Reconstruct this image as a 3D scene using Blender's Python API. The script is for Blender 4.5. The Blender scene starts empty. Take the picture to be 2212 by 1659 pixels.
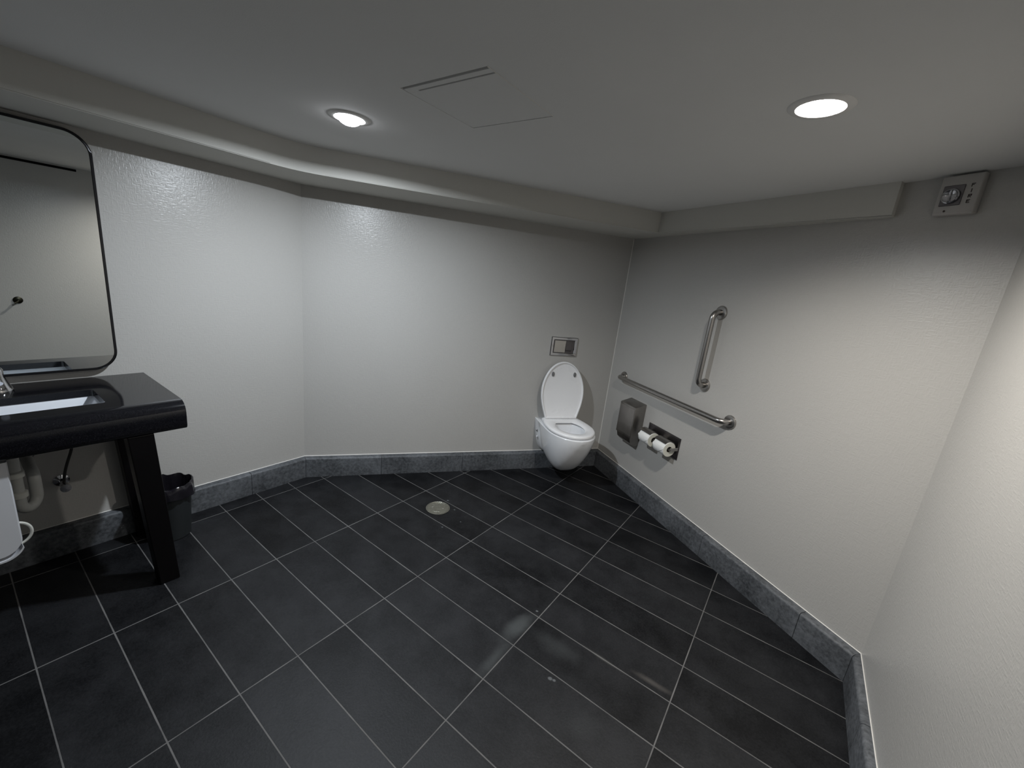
import bpy, bmesh, math, random
from mathutils import Vector, Matrix, noise
random.seed(7)
PI = math.pi
S = bpy.context.scene
COL = S.collection

# ------------------------------------------------------------------ camera, world, exposure
cam_d = bpy.data.cameras.new('camera')
cam = bpy.data.objects.new('camera', cam_d)
COL.objects.link(cam)
CAM = Vector((2.480645, -0.640293, 1.486356))
RIGHT = Vector((0.803356, 0.585169, 0.110442))
DOWN = Vector((0.231504, -0.136019, -0.963278))
FWD = Vector((-0.548658, 0.799423, -0.244741))
M = Matrix((RIGHT, -DOWN, -FWD)).transposed().to_4x4()
M.translation = CAM
cam.matrix_world = M
cam_d.sensor_fit = 'HORIZONTAL'
cam_d.sensor_width = 36.0
cam_d.lens = 887.97 * 36.0 / 2212.0
cam_d.clip_start = 0.02
S.camera = cam

w = bpy.data.worlds.new('world'); S.world = w
w.use_nodes = True
w.node_tree.nodes['Background'].inputs[0].default_value = (0.8, 0.85, 1.0, 1)
w.node_tree.nodes['Background'].inputs[1].default_value = 0.0
S.view_settings.view_transform = 'Standard'
S.view_settings.look = 'None'
S.view_settings.gamma = 1.0
S.view_settings.use_curve_mapping = False
S.view_settings.exposure = 0.28
LAMPS = [  # x, y, power, colour, spread, how far the lens drops
    (0.866, 0.403, 22.5, (0.86, 0.93, 1.0), math.radians(172), 0.052),
    (2.370, 0.815, 14.8, (1.0, 0.955, 0.89), math.radians(156), 0.0),
]

# ------------------------------------------------------------------ room numbers (metres)
CEIL = 2.02
SOFF = 1.893
WAB = Vector((-0.1407, 0.738)); WBC = Vector((1.2336, 2.6126)); WCD = Vector((2.972, 1.435))
REAR = -2.2
Bd = (WBC - WAB).normalized(); Bn = Vector((Bd.y, -Bd.x))
Cd = (WCD - WBC).normalized(); Cn = Vector((Cd.y, -Cd.x))
RZ_B = math.atan2(-Bn.x, Bn.y)
RZ_C = math.atan2(-Cn.x, Cn.y)

# ------------------------------------------------------------------ materials
def new_mat(name):
    m = bpy.data.materials.new(name); m.use_nodes = True
    return m, m.node_tree, m.node_tree.nodes['Principled BSDF']
def simple(name, col, rough=0.5, metal=0.0, spec=0.5, coat=0.0, var=0.0, vscale=20, bump=0.0, bscale=200, aniso=None):
    m, nt, b = new_mat(name)
    b.inputs['Base Color'].default_value = (*col, 1)
    b.inputs['Roughness'].default_value = rough
    b.inputs['Metallic'].default_value = metal
    b.inputs['Specular IOR Level'].default_value = spec
    b.inputs['Coat Weight'].default_value = coat
    tc = nt.nodes.new('ShaderNodeTexCoord')
    mp = nt.nodes.new('ShaderNodeMapping'); nt.links.new(tc.outputs['Object'], mp.inputs[0])
    if aniso: mp.inputs['Scale'].default_value = aniso
    n = nt.nodes.new('ShaderNodeTexNoise'); n.inputs['Scale'].default_value = vscale; n.inputs['Detail'].default_value = 4
    nt.links.new(mp.outputs[0], n.inputs['Vector'])
    if var > 0:
        mx = nt.nodes.new('ShaderNodeMix'); mx.data_type = 'RGBA'
        mx.inputs[6].default_value = (*[c * (1 - var) for c in col], 1)
        mx.inputs[7].default_value = (*[min(1, c * (1 + var)) for c in col], 1)
        nt.links.new(n.outputs['Fac'], mx.inputs[0]); nt.links.new(mx.outputs[2], b.inputs['Base Color'])
        r = nt.nodes.new('ShaderNodeMapRange')
        r.inputs['To Min'].default_value = max(0.02, rough * 0.85); r.inputs['To Max'].default_value = min(1, rough * 1.15)
        nt.links.new(n.outputs['Fac'], r.inputs['Value']); nt.links.new(r.outputs[0], b.inputs['Roughness'])
    if bump > 0:
        n2 = nt.nodes.new('ShaderNodeTexNoise'); n2.inputs['Scale'].default_value = bscale
        nt.links.new(mp.outputs[0], n2.inputs['Vector'])
        bp = nt.nodes.new('ShaderNodeBump'); bp.inputs['Strength'].default_value = bump; bp.inputs['Distance'].default_value = 0.002
        nt.links.new(n2.outputs['Fac'], bp.inputs['Height']); nt.links.new(bp.outputs[0], b.inputs['Normal'])
    return m

def wallpaper():
    m, nt, b = new_mat('woven_wallpaper')
    N, L = nt.nodes.new, nt.links.new
    tc = N('ShaderNodeTexCoord')
    def streak(sx, sy, seed):
        mp = N('ShaderNodeMapping'); mp.inputs['Scale'].default_value = (sx, sy, 1); mp.inputs['Location'].default_value = (seed, seed * 1.7, 0)
        L(tc.outputs['UV'], mp.inputs[0])
        n = N('ShaderNodeTexNoise'); n.inputs['Scale'].default_value = 1.0; n.inputs['Detail'].default_value = 1.5
        L(mp.outputs[0], n.inputs['Vector']); return n.outputs['Fac']
    v = streak(170, 42, 3.1); h = streak(42, 170, 9.4)
    mxx = N('ShaderNodeMath'); mxx.operation = 'MAXIMUM'; L(v, mxx.inputs[0]); L(h, mxx.inputs[1])
    bp = N('ShaderNodeBump'); bp.inputs['Strength'].default_value = 0.6; bp.inputs['Distance'].default_value = 0.0015
    L(mxx.outputs[0], bp.inputs['Height']); L(bp.outputs[0], b.inputs['Normal'])
    big = streak(2.2, 1.6, 5.0)
    c = N('ShaderNodeMix'); c.data_type = 'RGBA'
    c.inputs[6].default_value = (0.45, 0.438, 0.415, 1); c.inputs[7].default_value = (0.52, 0.508, 0.485, 1)
    ad = N('ShaderNodeMath'); ad.operation = 'MULTIPLY_ADD'; ad.inputs[1].default_value = 0.5; L(mxx.outputs[0], ad.inputs[0])
    ml = N('ShaderNodeMath'); ml.operation = 'MULTIPLY'; ml.inputs[1].default_value = 0.5; L(big, ml.inputs[0]); L(ml.outputs[0], ad.inputs[2])
    L(ad.outputs[0], c.inputs[0]); L(c.outputs[2], b.inputs['Base Color'])
    b.inputs['Roughness'].default_value = 0.30
    b.inputs['Specular IOR Level'].default_value = 0.55
    return m

TX, TY = 0.59636, 0.2
def floor_mat():
    m, nt, b = new_mat('slate_tile_floor')
    N, L = nt.nodes.new, nt.links.new
    tc = N('ShaderNodeTexCoord')
    def math_(op, a, bb=None, cc=None):
        n = N('ShaderNodeMath'); n.operation = op
        for i, q in enumerate((a, bb, cc)):
            if q is None: continue
            if isinstance(q, (int, float)): n.inputs[i].default_value = q
            else: L(q, n.inputs[i])
        return n.outputs[0]
    sep = N('ShaderNodeSeparateXYZ'); L(tc.outputs['Object'], sep.inputs[0])
    X, Y = sep.outputs[0], sep.outputs[1]
    u = math_('DIVIDE', X, TX); v = math_('DIVIDE', Y, TY)
    du = math_('MULTIPLY', math_('ABSOLUTE', math_('SUBTRACT', u, math_('ROUND', u))), TX)
    dv = math_('MULTIPLY', math_('ABSOLUTE', math_('SUBTRACT', v, math_('ROUND', v))), TY)
    wob = N('ShaderNodeTexNoise'); wob.inputs['Scale'].default_value = 9; wob.inputs['Detail'].default_value = 3; L(tc.outputs['Object'], wob.inputs['Vector'])
    gw = math_('MULTIPLY_ADD', wob.outputs['Fac'], 0.0018, 0.00085)
    d = math_('MINIMUM', du, dv)
    mr = N('ShaderNodeMapRange'); mr.interpolation_type = 'SMOOTHSTEP'
    L(d, mr.inputs['Value']); L(gw, mr.inputs['From Min']); L(math_('ADD', gw, 0.0009), mr.inputs['From Max'])
    tile = mr.outputs[0]            # 0 in grout, 1 on tile
    cell = N('ShaderNodeCombineXYZ'); L(math_('FLOOR', u), cell.inputs[0]); L(math_('FLOOR', v), cell.inputs[1])
    wn = N('ShaderNodeTexWhiteNoise'); wn.noise_dimensions = '2D'; L(cell.outputs[0], wn.inputs['Vector'])
    off = N('ShaderNodeVectorMath'); off.operation = 'MULTIPLY_ADD'; L(wn.outputs['Color'], off.inputs[0]); off.inputs[1].default_value = (7, 7, 7); L(tc.outputs['Object'], off.inputs[2])
    n1 = N('ShaderNodeTexNoise'); n1.inputs['Scale'].default_value = 6.0; n1.inputs['Detail'].default_value = 6; n1.inputs['Roughness'].default_value = 0.6; L(off.outputs[0], n1.inputs['Vector'])
    n2 = N('ShaderNodeTexNoise'); n2.inputs['Scale'].default_value = 130; n2.inputs['Detail'].default_value = 5; n2.inputs['Roughness'].default_value = 0.75; L(off.outputs[0], n2.inputs['Vector'])
    f = math_('MULTIPLY_ADD', n2.outputs['Fac'], 0.45, math_('MULTIPLY', n1.outputs['Fac'], 0.55))
    f = math_('MULTIPLY_ADD', wn.outputs['Value'], 0.16, f)
    cr = N('ShaderNodeValToRGB'); L(f, cr.inputs[0])
    e = cr.color_ramp.elements
    e[0].position = 0.43; e[0].color = (0.0013, 0.0015, 0.0023, 1)
    e[1].position = 0.74; e[1].color = (0.0180, 0.0187, 0.0210, 1)
    col = cr.outputs[0]
    # dusty scuffs and dried drips lying on the tiles
    def blot(cx, cy, rx, ry, ang, strength, colr, col, hard=0.35, wobble=0.35):
        mp = N('ShaderNodeMapping'); mp.vector_type = 'TEXTURE'
        mp.inputs['Location'].default_value = (cx, cy, 0); mp.inputs['Rotation'].default_value = (0, 0, ang); mp.inputs['Scale'].default_value = (rx, ry, 1)
        L(tc.outputs['Object'], mp.inputs[0])
        ln = N('ShaderNodeVectorMath'); ln.operation = 'LENGTH'; L(mp.outputs[0], ln.inputs[0])
        nn = N('ShaderNodeTexNoise'); nn.inputs['Scale'].default_value = 14; nn.inputs['Detail'].default_value = 4; L(tc.outputs['Object'], nn.inputs['Vector'])
        dd = math_('MULTIPLY_ADD', nn.outputs['Fac'], wobble, math_('SUBTRACT', ln.outputs['Value'], wobble / 2))
        r = N('ShaderNodeMapRange'); r.interpolation_type = 'SMOOTHSTEP'; L(dd, r.inputs['Value'])
        r.inputs['From Min'].default_value = 1.0; r.inputs['From Max'].default_value = hard; r.inputs['To Max'].default_value = strength
        mx = N('ShaderNodeMix'); mx.data_type = 'RGBA'; L(r.outputs[0], mx.inputs[0]); L(col, mx.inputs[6]); mx.inputs[7].default_value = (*colr, 1)
        return mx.outputs[2]
    dust = (0.075, 0.082, 0.084)
    col = blot(1.745, 0.695, 0.055, 0.14, -0.15, 0.62, dust, col, 0.1, 0.7)
    col = blot(1.765, 0.50, 0.035, 0.17, 0.02, 0.40, dust, col, 0.0, 0.8)
    col = blot(1.93, 0.72, 0.17, 0.06, 0.1, 0.24, dust, col, 0.0, 0.9)
    col = blot(2.30, 0.835, 0.10, 0.020, 0.05, 0.50, (0.10, 0.092, 0.085), col, 0.1, 0.6)
    col = blot(2.10, 0.800, 0.13, 0.010, -0.02, 0.5, (0.10, 0.10, 0.092), col, 0.1, 0.6)
    col = blot(2.17, 0.50, 0.10, 0.07, 0.6, 0.12, dust, col, 0.0, 0.8)
    for cx, cy, r_ in ((1.763, 0.826, 0.008), (2.001, 0.579, 0.009), (1.985, 0.575, 0.012), (0.90, 1.17, 0.008), (0.79, 1.22, 0.010), (1.02, 1.10, 0.006), (0.98, 0.98, 0.007)):
        col = blot(cx, cy, r_, r_ * 0.8, 0.4, 0.55, (0.17, 0.18, 0.19), col, 0.4, 0.2)
    gr = N('ShaderNodeMix'); gr.data_type = 'RGBA'; L(tile, gr.inputs[0])
    gn = N('ShaderNodeMix'); gn.data_type = 'RGBA'; L(wob.outputs['Fac'], gn.inputs[0])
    gn.inputs[6].default_value = (0.065, 0.065, 0.067, 1); gn.inputs[7].default_value = (0.19, 0.186, 0.182, 1)
    L(gn.outputs[2], gr.inputs[6]); L(col, gr.inputs[7]); L(gr.outputs[2], b.inputs['Base Color'])
    h = math_('MULTIPLY_ADD', n2.outputs['Fac'], 0.35, math_('MULTIPLY', n1.outputs['Fac'], 0.5))
    h = math_('ADD', h, math_('MULTIPLY', tile, 0.6))
    bp = N('ShaderNodeBump'); bp.inputs['Strength'].default_value = 0.8; bp.inputs['Distance'].default_value = 0.0022
    L(h, bp.inputs['Height']); L(bp.outputs[0], b.inputs['Normal'])
    rr = N('ShaderNodeMapRange'); rr.inputs['To Min'].default_value = 0.42; rr.inputs['To Max'].default_value = 0.56; L(n1.outputs['Fac'], rr.inputs['Value'])
    rg = math_('MULTIPLY_ADD', tile, -0.4, 0.4); L(math_('ADD', rr.outputs[0], rg), b.inputs['Roughness'])
    b.inputs['Specular IOR Level'].default_value = 0.24
    return m

def stone_mat():
    m, nt, b = new_mat('slate_skirting')
    N, L = nt.nodes.new, nt.links.new
    tc = N('ShaderNodeTexCoord')
    n1 = N('ShaderNodeTexNoise'); n1.inputs['Scale'].default_value = 55; n1.inputs['Detail'].default_value = 8; n1.inputs['Roughness'].default_value = 0.7; L(tc.outputs['Object'], n1.inputs['Vector'])
    n3 = N('ShaderNodeTexNoise'); n3.inputs['Scale'].default_value = 5; n3.inputs['Detail'].default_value = 3; L(tc.outputs['Object'], n3.inputs['Vector'])
    ma = N('ShaderNodeMath'); ma.operation = 'MULTIPLY_ADD'; ma.inputs[1].default_value = 0.6; L(n1.outputs['Fac'], ma.inputs[0])
    mb = N('ShaderNodeMath'); mb.operation = 'MULTIPLY'; mb.inputs[1].default_value = 0.4; L(n3.outputs['Fac'], mb.inputs[0]); L(mb.outputs[0], ma.inputs[2])
    cr = N('ShaderNodeValToRGB'); L(ma.outputs[0], cr.inputs[0]); e = cr.color_ramp.elements
    e[0].position = 0.36; e[0].color = (0.030, 0.033, 0.037, 1); e[1].position = 0.66; e[1].color = (0.155, 0.165, 0.18, 1)
    L(cr.outputs[0], b.inputs['Base Color'])
    bp = N('ShaderNodeBump'); bp.inputs['Strength'].default_value = 0.8; bp.inputs['Distance'].default_value = 0.002
    L(n1.outputs['Fac'], bp.inputs['Height']); L(bp.outputs[0], b.inputs['Normal'])
    b.inputs['Roughness'].default_value = 0.55
    return m

def granite():
    m, nt, b = new_mat('black_granite')
    N, L = nt.nodes.new, nt.links.new
    tc = N('ShaderNodeTexCoord')
    n = N('ShaderNodeTexNoise'); n.inputs['Scale'].default_value = 420; n.inputs['Detail'].default_value = 3; L(tc.outputs['Object'], n.inputs['Vector'])
    cr = N('ShaderNodeValToRGB'); L(n.outputs['Fac'], cr.inputs[0]); e = cr.color_ramp.elements
    e[0].position = 0.45; e[0].color = (0.003, 0.003, 0.0045, 1); e[1].position = 0.75; e[1].color = (0.016, 0.016, 0.019, 1)
    L(cr.outputs[0], b.inputs['Base Color'])
    b.inputs['Roughness'].default_value = 0.09
    b.inputs['Specular IOR Level'].default_value = 0.5
    return m

def emit(name, col, strength):
    m, nt, b = new_mat(name)
    b.inputs['Base Color'].default_value = (0.9, 0.9, 0.9, 1)
    b.inputs['Emission Color'].default_value = (*col, 1)
    b.inputs['Emission Strength'].default_value = strength
    return m

MAT = dict(
    wall=wallpaper(), floor=floor_mat(), stone=stone_mat(), granite=granite(),
    paint=simple('ceiling_paint', (0.80, 0.80, 0.79), 0.9, spec=0.15, var=0.03, vscale=3, bump=0.12, bscale=350),
    soffit=simple('soffit_paint', (0.62, 0.61, 0.57), 0.85, spec=0.2, var=0.03, vscale=3, bump=0.1, bscale=350),
    panel=simple('panel_paint', (0.79, 0.79, 0.78), 0.8, spec=0.2, var=0.02),
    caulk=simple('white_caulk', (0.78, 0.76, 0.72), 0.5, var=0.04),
    dark=simple('dark_gap', (0.006, 0.006, 0.006), 0.9, spec=0.1),
    porcelain=simple('white_porcelain', (0.90, 0.91, 0.93), 0.14, spec=0.6, coat=0.3, var=0.01, vscale=4),
    seat=simple('white_seat_plastic', (0.90, 0.90, 0.91), 0.28, var=0.012, vscale=5),
    rubber=simple('grey_rubber', (0.16, 0.16, 0.165), 0.6, var=0.1),
    steel=simple('brushed_steel', (0.40, 0.385, 0.37), 0.30, metal=1, var=0.12, vscale=60, aniso=(1, 1, 12)),
    steel_dull=simple('dull_stainless', (0.30, 0.285, 0.27), 0.36, metal=1, var=0.2, vscale=14),
    steel_dark=simple('dark_stainless', (0.17, 0.16, 0.165), 0.35, metal=1, var=0.15, vscale=25),
    chrome=simple('chrome', (0.62, 0.62, 0.64), 0.06, metal=1, var=0.02),
    satin=simple('satin_chrome', (0.62, 0.60, 0.57), 0.32, metal=1, var=0.05),
    bronze=simple('dark_bronze', (0.05, 0.047, 0.035), 0.35, metal=1, var=0.1),
    mirror=simple('mirror_glass', (0.80, 0.83, 0.83), 0.0, metal=1),
    frame=simple('black_frame', (0.035, 0.035, 0.038), 0.20, metal=0.8, var=0.05),
    leg=simple('black_lacquer', (0.0025, 0.002, 0.0025), 0.35, spec=0.25, var=0.1, vscale=8),
    sink=simple('white_ceramic', (0.82, 0.85, 0.90), 0.12, spec=0.6, var=0.01),
    paper=simple('toilet_paper', (0.88, 0.88, 0.86), 0.95, spec=0.1, var=0.03, vscale=40, bump=0.3, bscale=300),
    paper_edge=simple('toilet_paper_end', (0.80, 0.80, 0.72), 0.95, spec=0.1, var=0.05, vscale=60, bump=0.3, bscale=200),
    card=simple('cardboard', (0.12, 0.10, 0.08), 0.9, var=0.1),
    bin=simple('black_bin_plastic', (0.020, 0.023, 0.025), 0.42, var=0.12, vscale=12),
    bag=simple('black_bag', (0.010, 0.009, 0.012), 0.16, spec=0.6, bump=0.4, bscale=40),
    white_plastic=simple('white_plastic', (0.62, 0.63, 0.66), 0.32, var=0.03, vscale=6),
    cream=simple('cream_plastic', (0.50, 0.50, 0.46), 0.45, var=0.06, vscale=20),
    pipe=simple('white_pipe', (0.40, 0.40, 0.38), 0.5, var=0.15, vscale=20),
    hose=simple('braided_hose', (0.03, 0.028, 0.027), 0.4, var=0.2),
    drain=simple('nickel_bronze', (0.30, 0.295, 0.25), 0.34, metal=0.85, var=0.4, vscale=60, bump=0.8, bscale=150),
    alarm=simple('offwhite_alarm', (0.50, 0.48, 0.46), 0.5, var=0.04),
    letter=simple('letter_dark', (0.035, 0.02, 0.018), 0.6),
    cone=simple('lamp_reflector', (0.85, 0.84, 0.82), 0.35, var=0.02),
    lens1=emit('lamp_lens_cool', (0.93, 0.95, 1.0), 14.0),
    lens2=emit('lamp_lens_warm', (1.0, 0.975, 0.96), 14.0),
)
g, gnt, gb = new_mat('clear_lens'); gb.inputs['Transmission Weight'].default_value = 1.0; gb.inputs['Roughness'].default_value = 0.05
gb.inputs['IOR'].default_value = 1.45; gb.inputs['Base Color'].default_value = (0.9, 0.9, 0.92, 1); MAT['glass'] = g

# ------------------------------------------------------------------ mesh helpers
def link(name, me, mat, parent=None, smooth=False, angle=35):
    o = bpy.data.objects.new(name, me); COL.objects.link(o)
    if mat is not None: me.materials.append(MAT[mat] if isinstance(mat, str) else mat)
    if parent is not None: o.parent = parent
    if smooth:
        for p in me.polygons: p.use_smooth = True
        me.set_sharp_from_angle(angle=math.radians(angle))
    return o
def obj(name, bm, mat, parent=None, smooth=False, angle=35):
    bmesh.ops.recalc_face_normals(bm, faces=bm.faces)
    me = bpy.data.meshes.new(name); bm.to_mesh(me); bm.free()
    return link(name, me, mat, parent, smooth, angle)
def tag(o, label=None, cat=None, group=None, kind=None):
    if label: o['label'] = label
    if cat: o['category'] = cat
    if group: o['group'] = group
    if kind: o['kind'] = kind
    return o
def thing(name, loc, rz, label, cat, group=None):
    o = bpy.data.objects.new(name, None); COL.objects.link(o)
    o.empty_display_size = 0.05
    o.location = loc; o.rotation_euler = (0, 0, rz)
    return tag(o, label, cat, group)
def box(bm, x0, x1, y0, y1, z0, z1, bev=0.0, seg=2):
    vs = [bm.verts.new(p) for p in ((x0,y0,z0),(x1,y0,z0),(x1,y1,z0),(x0,y1,z0),(x0,y0,z1),(x1,y0,z1),(x1,y1,z1),(x0,y1,z1))]
    fs = [bm.faces.new([vs[i] for i in f]) for f in ((0,3,2,1),(4,5,6,7),(0,1,5,4),(1,2,6,5),(2,3,7,6),(3,0,4,7))]
    if bev:
        es = {e for f in fs for e in f.edges}
        bmesh.ops.bevel(bm, geom=list(es), offset=bev, segments=seg, affect='EDGES', profile=0.5)
def hexa(bm, p, bev=0.0, seg=2):
    vs = [bm.verts.new(q) for q in p]
    fs = [bm.faces.new([vs[i] for i in f]) for f in ((0,3,2,1),(4,5,6,7),(0,1,5,4),(1,2,6,5),(2,3,7,6),(3,0,4,7))]
    if bev:
        bmesh.ops.bevel(bm, geom=list({e for f in fs for e in f.edges}), offset=bev, segments=seg, affect='EDGES', profile=0.5)
def prism(bm, pts, z0, z1):
    a = [bm.verts.new((p[0], p[1], z0)) for p in pts]; b = [bm.verts.new((p[0], p[1], z1)) for p in pts]
    bm.faces.new(a[::-1]); bm.faces.new(b)
    n = len(pts)
    for i in range(n): bm.faces.new((a[i], a[(i+1) % n], b[(i+1) % n], b[i]))
def loft(bm, loops, closed=True, cap0=False, cap1=False):
    R = [[bm.verts.new(p) for p in l] for l in loops]
    for a, b in zip(R, R[1:]):
        n = len(a)
        for i in range(n if closed else n - 1):
            j = (i + 1) % n
            bm.faces.new((a[i], a[j], b[j], b[i]))
    if cap0: bm.faces.new(R[0][::-1])
    if cap1: bm.faces.new(R[-1])
    return R
def circle(c, r, n, z=None, axis='z', ry=None):
    ry = r if ry is None else ry
    out = []
    for i in range(n):
        a = 2 * PI * i / n
        ca, sa = r * math.cos(a), ry * math.sin(a)
        if axis == 'z': out.append((c[0] + ca, c[1] + sa, c[2]))
        elif axis == 'y': out.append((c[0] + ca, c[1], c[2] + sa))
        else: out.append((c[0], c[1] + ca, c[2] + sa))
    return out
def lathe(bm, c, prof, n=40, axis='z', cap0=True, cap1=True):
    loops = []
    for r, h in prof:
        cc = list(c); k = 'xyz'.index(axis); cc[k] += h
        loops.append(circle(cc, max(r, 1e-4), n, axis=axis))
    loft(bm, loops, True, cap0, cap1)
def tube(bm, pts, r, n=14, cap=True):
    pts = [Vector(p) for p in pts]; loops = []
    up = Vector((0.13, 0.31, 0.94)).normalized()
    for i, p in enumerate(pts):
        t = (pts[min(i+1, len(pts)-1)] - pts[max(i-1, 0)]).normalized()
        if i == 0:
            a = t.cross(up).normalized()
        else:
            a = (a - t * a.dot(t)).normalized()
        b = t.cross(a)
        rr = r(i / (len(pts) - 1)) if callable(r) else r
        loops.append([p + (a * math.cos(2*PI*k/n) + b * math.sin(2*PI*k/n)) * rr for k in range(n)])
    loft(bm, loops, True, cap, cap)
def arc(c, r, a0, a1, n, u, v):
    c, u, v = Vector(c), Vector(u), Vector(v)
    return [c + (u * math.cos(a0 + (a1-a0)*i/n) + v * math.sin(a0 + (a1-a0)*i/n)) * r for i in range(n+1)]
def bez(p0, p1, p2, p3, n=16):
    p0, p1, p2, p3 = map(Vector, (p0, p1, p2, p3))
    return [p0*(1-t)**3 + p1*3*t*(1-t)**2 + p2*3*t*t*(1-t) + p3*t**3 for t in [i/n for i in range(n+1)]]

# ------------------------------------------------------------------ floor, walls
T = 0.12
def outw(p, n1, n2):
    """corner of two walls pushed outwards by T (n1, n2 point into the room)"""
    k = 1.0 / (1.0 + n1.dot(n2))
    return p - (n1 + n2) * T * k
nA = Vector((1, 0)); nD = Vector((-1, 0)); nR = Vector((0, 1))
DX = WCD.x
corners = [(Vector((WAB.x, REAR)), nR, nA), (WAB, nA, Bn), (WBC, Bn, Cn), (WCD, Cn, nD), (Vector((DX, REAR)), nD, nR)]
inner = [c[0] for c in corners]; outer = [outw(*c) for c in corners]

bm = bmesh.new(); prism(bm, outer, -0.1, 0.0)
tag(obj('floor', bm, 'floor'), kind='structure')

def wall(name, i, j):
    bm = bmesh.new()
    a, b, c, d = inner[i], inner[j], outer[j], outer[i]
    uv = bm.loops.layers.uv.new('UVMap')
    H0, H1 = 0.0, CEIL + 0.1
    v = [bm.verts.new((p.x, p.y, z)) for z in (H0, H1) for p in (a, b, c, d)]
    for f in ((0,1,5,4),(1,2,6,5),(2,3,7,6),(3,0,4,7),(3,2,1,0),(4,5,6,7)):
        fc = bm.faces.new([v[k] for k in f])
    L = (b - a).normalized()
    for f in bm.faces:
        for l in f.loops:
            q = l.vert.co; l[uv].uv = ((Vector((q.x, q.y)) - a).dot(L), q.z)
    tag(obj(name, bm, 'wall'), kind='structure')
wall('wall_left', 0, 1); wall('wall_back', 1, 2); wall('wall_right', 2, 3); wall('wall_near_right', 3, 4); wall('wall_front', 4, 0)

# ceiling sheet with round lamp holes and a square hatch hole, extruded upwards
HX0, HX1, HY0, HY1 = 1.289, 1.641, 0.300, 0.645
def ring_edges(bm, pts):
    vs = [bm.verts.new((p[0], p[1], CEIL)) for p in pts]
    return [bm.edges.new((vs[i], vs[(i+1) % len(vs)])) for i in range(len(vs))]
bm = bmesh.new(); es = []
es += ring_edges(bm, [(o.x, o.y) for o in inner])
for x, y, *_ in LAMPS: es += ring_edges(bm, circle((x, y, 0), 0.056, 40))
es += ring_edges(bm, [(HX0, HY0), (HX1, HY0), (HX1, HY1), (HX0, HY1)])
bmesh.ops.triangle_fill(bm, edges=es, use_beauty=True)
r = bmesh.ops.extrude_face_region(bm, geom=bm.faces[:])
bmesh.ops.translate(bm, verts=[v for v in r['geom'] if isinstance(v, bmesh.types.BMVert)], vec=(0, 0, 0.1))
tag(obj('ceiling', bm, 'paint'), kind='structure')

# soffit (dropped bulkhead) round the left, back and right walls
k0 = Vector((0.229, 0.527))
Bf = lambda t: Vector((0.574, 0.995)) + Bd * t
tan = 0.13
p0 = k0 + Vector((0, -tan)); p2 = k0 + Bd * tan
fil = [p0 * (1-t)**2 + k0 * 2*t*(1-t) + p2 * t*t for t in [i/8 for i in range(9)]]
face = [Vector((0.229, REAR))] + fil + [Vector((1.528, 2.252)), Vector((2.639, 1.622))]
endw = WBC + Cd * 1.712
poly = face + [endw, WBC, WAB, Vector((WAB.x, REAR))]
bm = bmesh.new(); prism(bm, poly, SOFF, CEIL)
es_ = [e for e in bm.edges if all(abs(v.co.z - SOFF) < 1e-5 for v in e.verts) and all(any((Vector((v.co.x, v.co.y)) - q).length < 1e-4 for q in face) for v in e.verts)]
bmesh.ops.bevel(bm, geom=es_, offset=0.004, segments=2, affect='EDGES')
tag(obj('trim_1', bm, 'soffit', smooth=True, angle=30), kind='structure')

# baseboards: front faces 45 mm off the walls, rounded top
BH = 0.14
FAB = Vector((-0.0955, 0.722)); FBC = Vector((1.250, 2.550)); FCD = Vector((2.9425, 1.400))
fr = [Vector((-0.0955, REAR)), FAB, FBC, FCD, Vector((2.9425, REAR))]
def baseboard(name, i, j, joints):
    a, b, c, d = fr[i], fr[j], inner[j], inner[i]
    bm = bmesh.new()
    L = (b - a).length; u = (b - a) / L
    cuts = [0.0] + joints + [L]
    def P(q0, q1, t0, t1): pass
    for k in range(len(cuts) - 1):
        t0, t1 = cuts[k] + (0.0012 if k else 0.001), cuts[k+1] - 0.0012
        A = a + u * t0; B = a + u * t1
        D = d if k == 0 else None; Cc = c if k == len(cuts) - 2 else None
        wl = (inner[j] - inner[i]).normalized()
        if D is None: D = inner[i] + wl * (A - inner[i]).dot(wl)
        if Cc is None: Cc = inner[i] + wl * (B - inner[i]).dot(wl)
        vs = [bm.verts.new((p.x, p.y, z)) for z in (0.0, BH) for p in (A, B, Cc, D)]
        fs = [bm.faces.new([vs[q] for q in f]) for f in ((0,3,2,1),(4,5,6,7),(0,1,5,4),(1,2,6,5),(2,3,7,6),(3,0,4,7))]
        e = [e for e in bm.edges if set(e.verts) == {vs[4], vs[5]}]
        bmesh.ops.bevel(bm, geom=e, offset=0.012, segments=4, affect='EDGES', profile=0.5)
    tag(obj(name, bm, 'stone', smooth=True, angle=40), kind='structure')
baseboard('baseboard_left', 0, 1, [0.85, 1.45, 2.05, 2.58])
baseboard('baseboard_back', 1, 2, [0.50, 1.10, 1.71])
baseboard('baseboard_right', 2, 3, [0.62, 1.22, 1.82])
baseboard('baseboard_near_right', 3, 4, [0.35, 0.95, 1.55, 2.2, 2.8])
# caulk beads along the top of the skirting and in the corner behind the toilet
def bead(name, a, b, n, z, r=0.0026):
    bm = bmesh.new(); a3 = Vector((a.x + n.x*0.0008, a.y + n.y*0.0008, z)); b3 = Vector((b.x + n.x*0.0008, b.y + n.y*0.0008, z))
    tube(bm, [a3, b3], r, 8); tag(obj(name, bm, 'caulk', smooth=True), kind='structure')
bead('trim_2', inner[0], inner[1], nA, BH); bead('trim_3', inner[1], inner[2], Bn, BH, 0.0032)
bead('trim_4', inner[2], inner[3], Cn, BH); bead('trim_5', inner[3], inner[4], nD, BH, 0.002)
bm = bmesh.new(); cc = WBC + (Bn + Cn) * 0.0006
tube(bm, [(cc.x, cc.y, BH + 0.003), (cc.x, cc.y, SOFF - 0.001)], 0.0030, 8); tag(obj('trim_6', bm, 'caulk', smooth=True), kind='structure')

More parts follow.
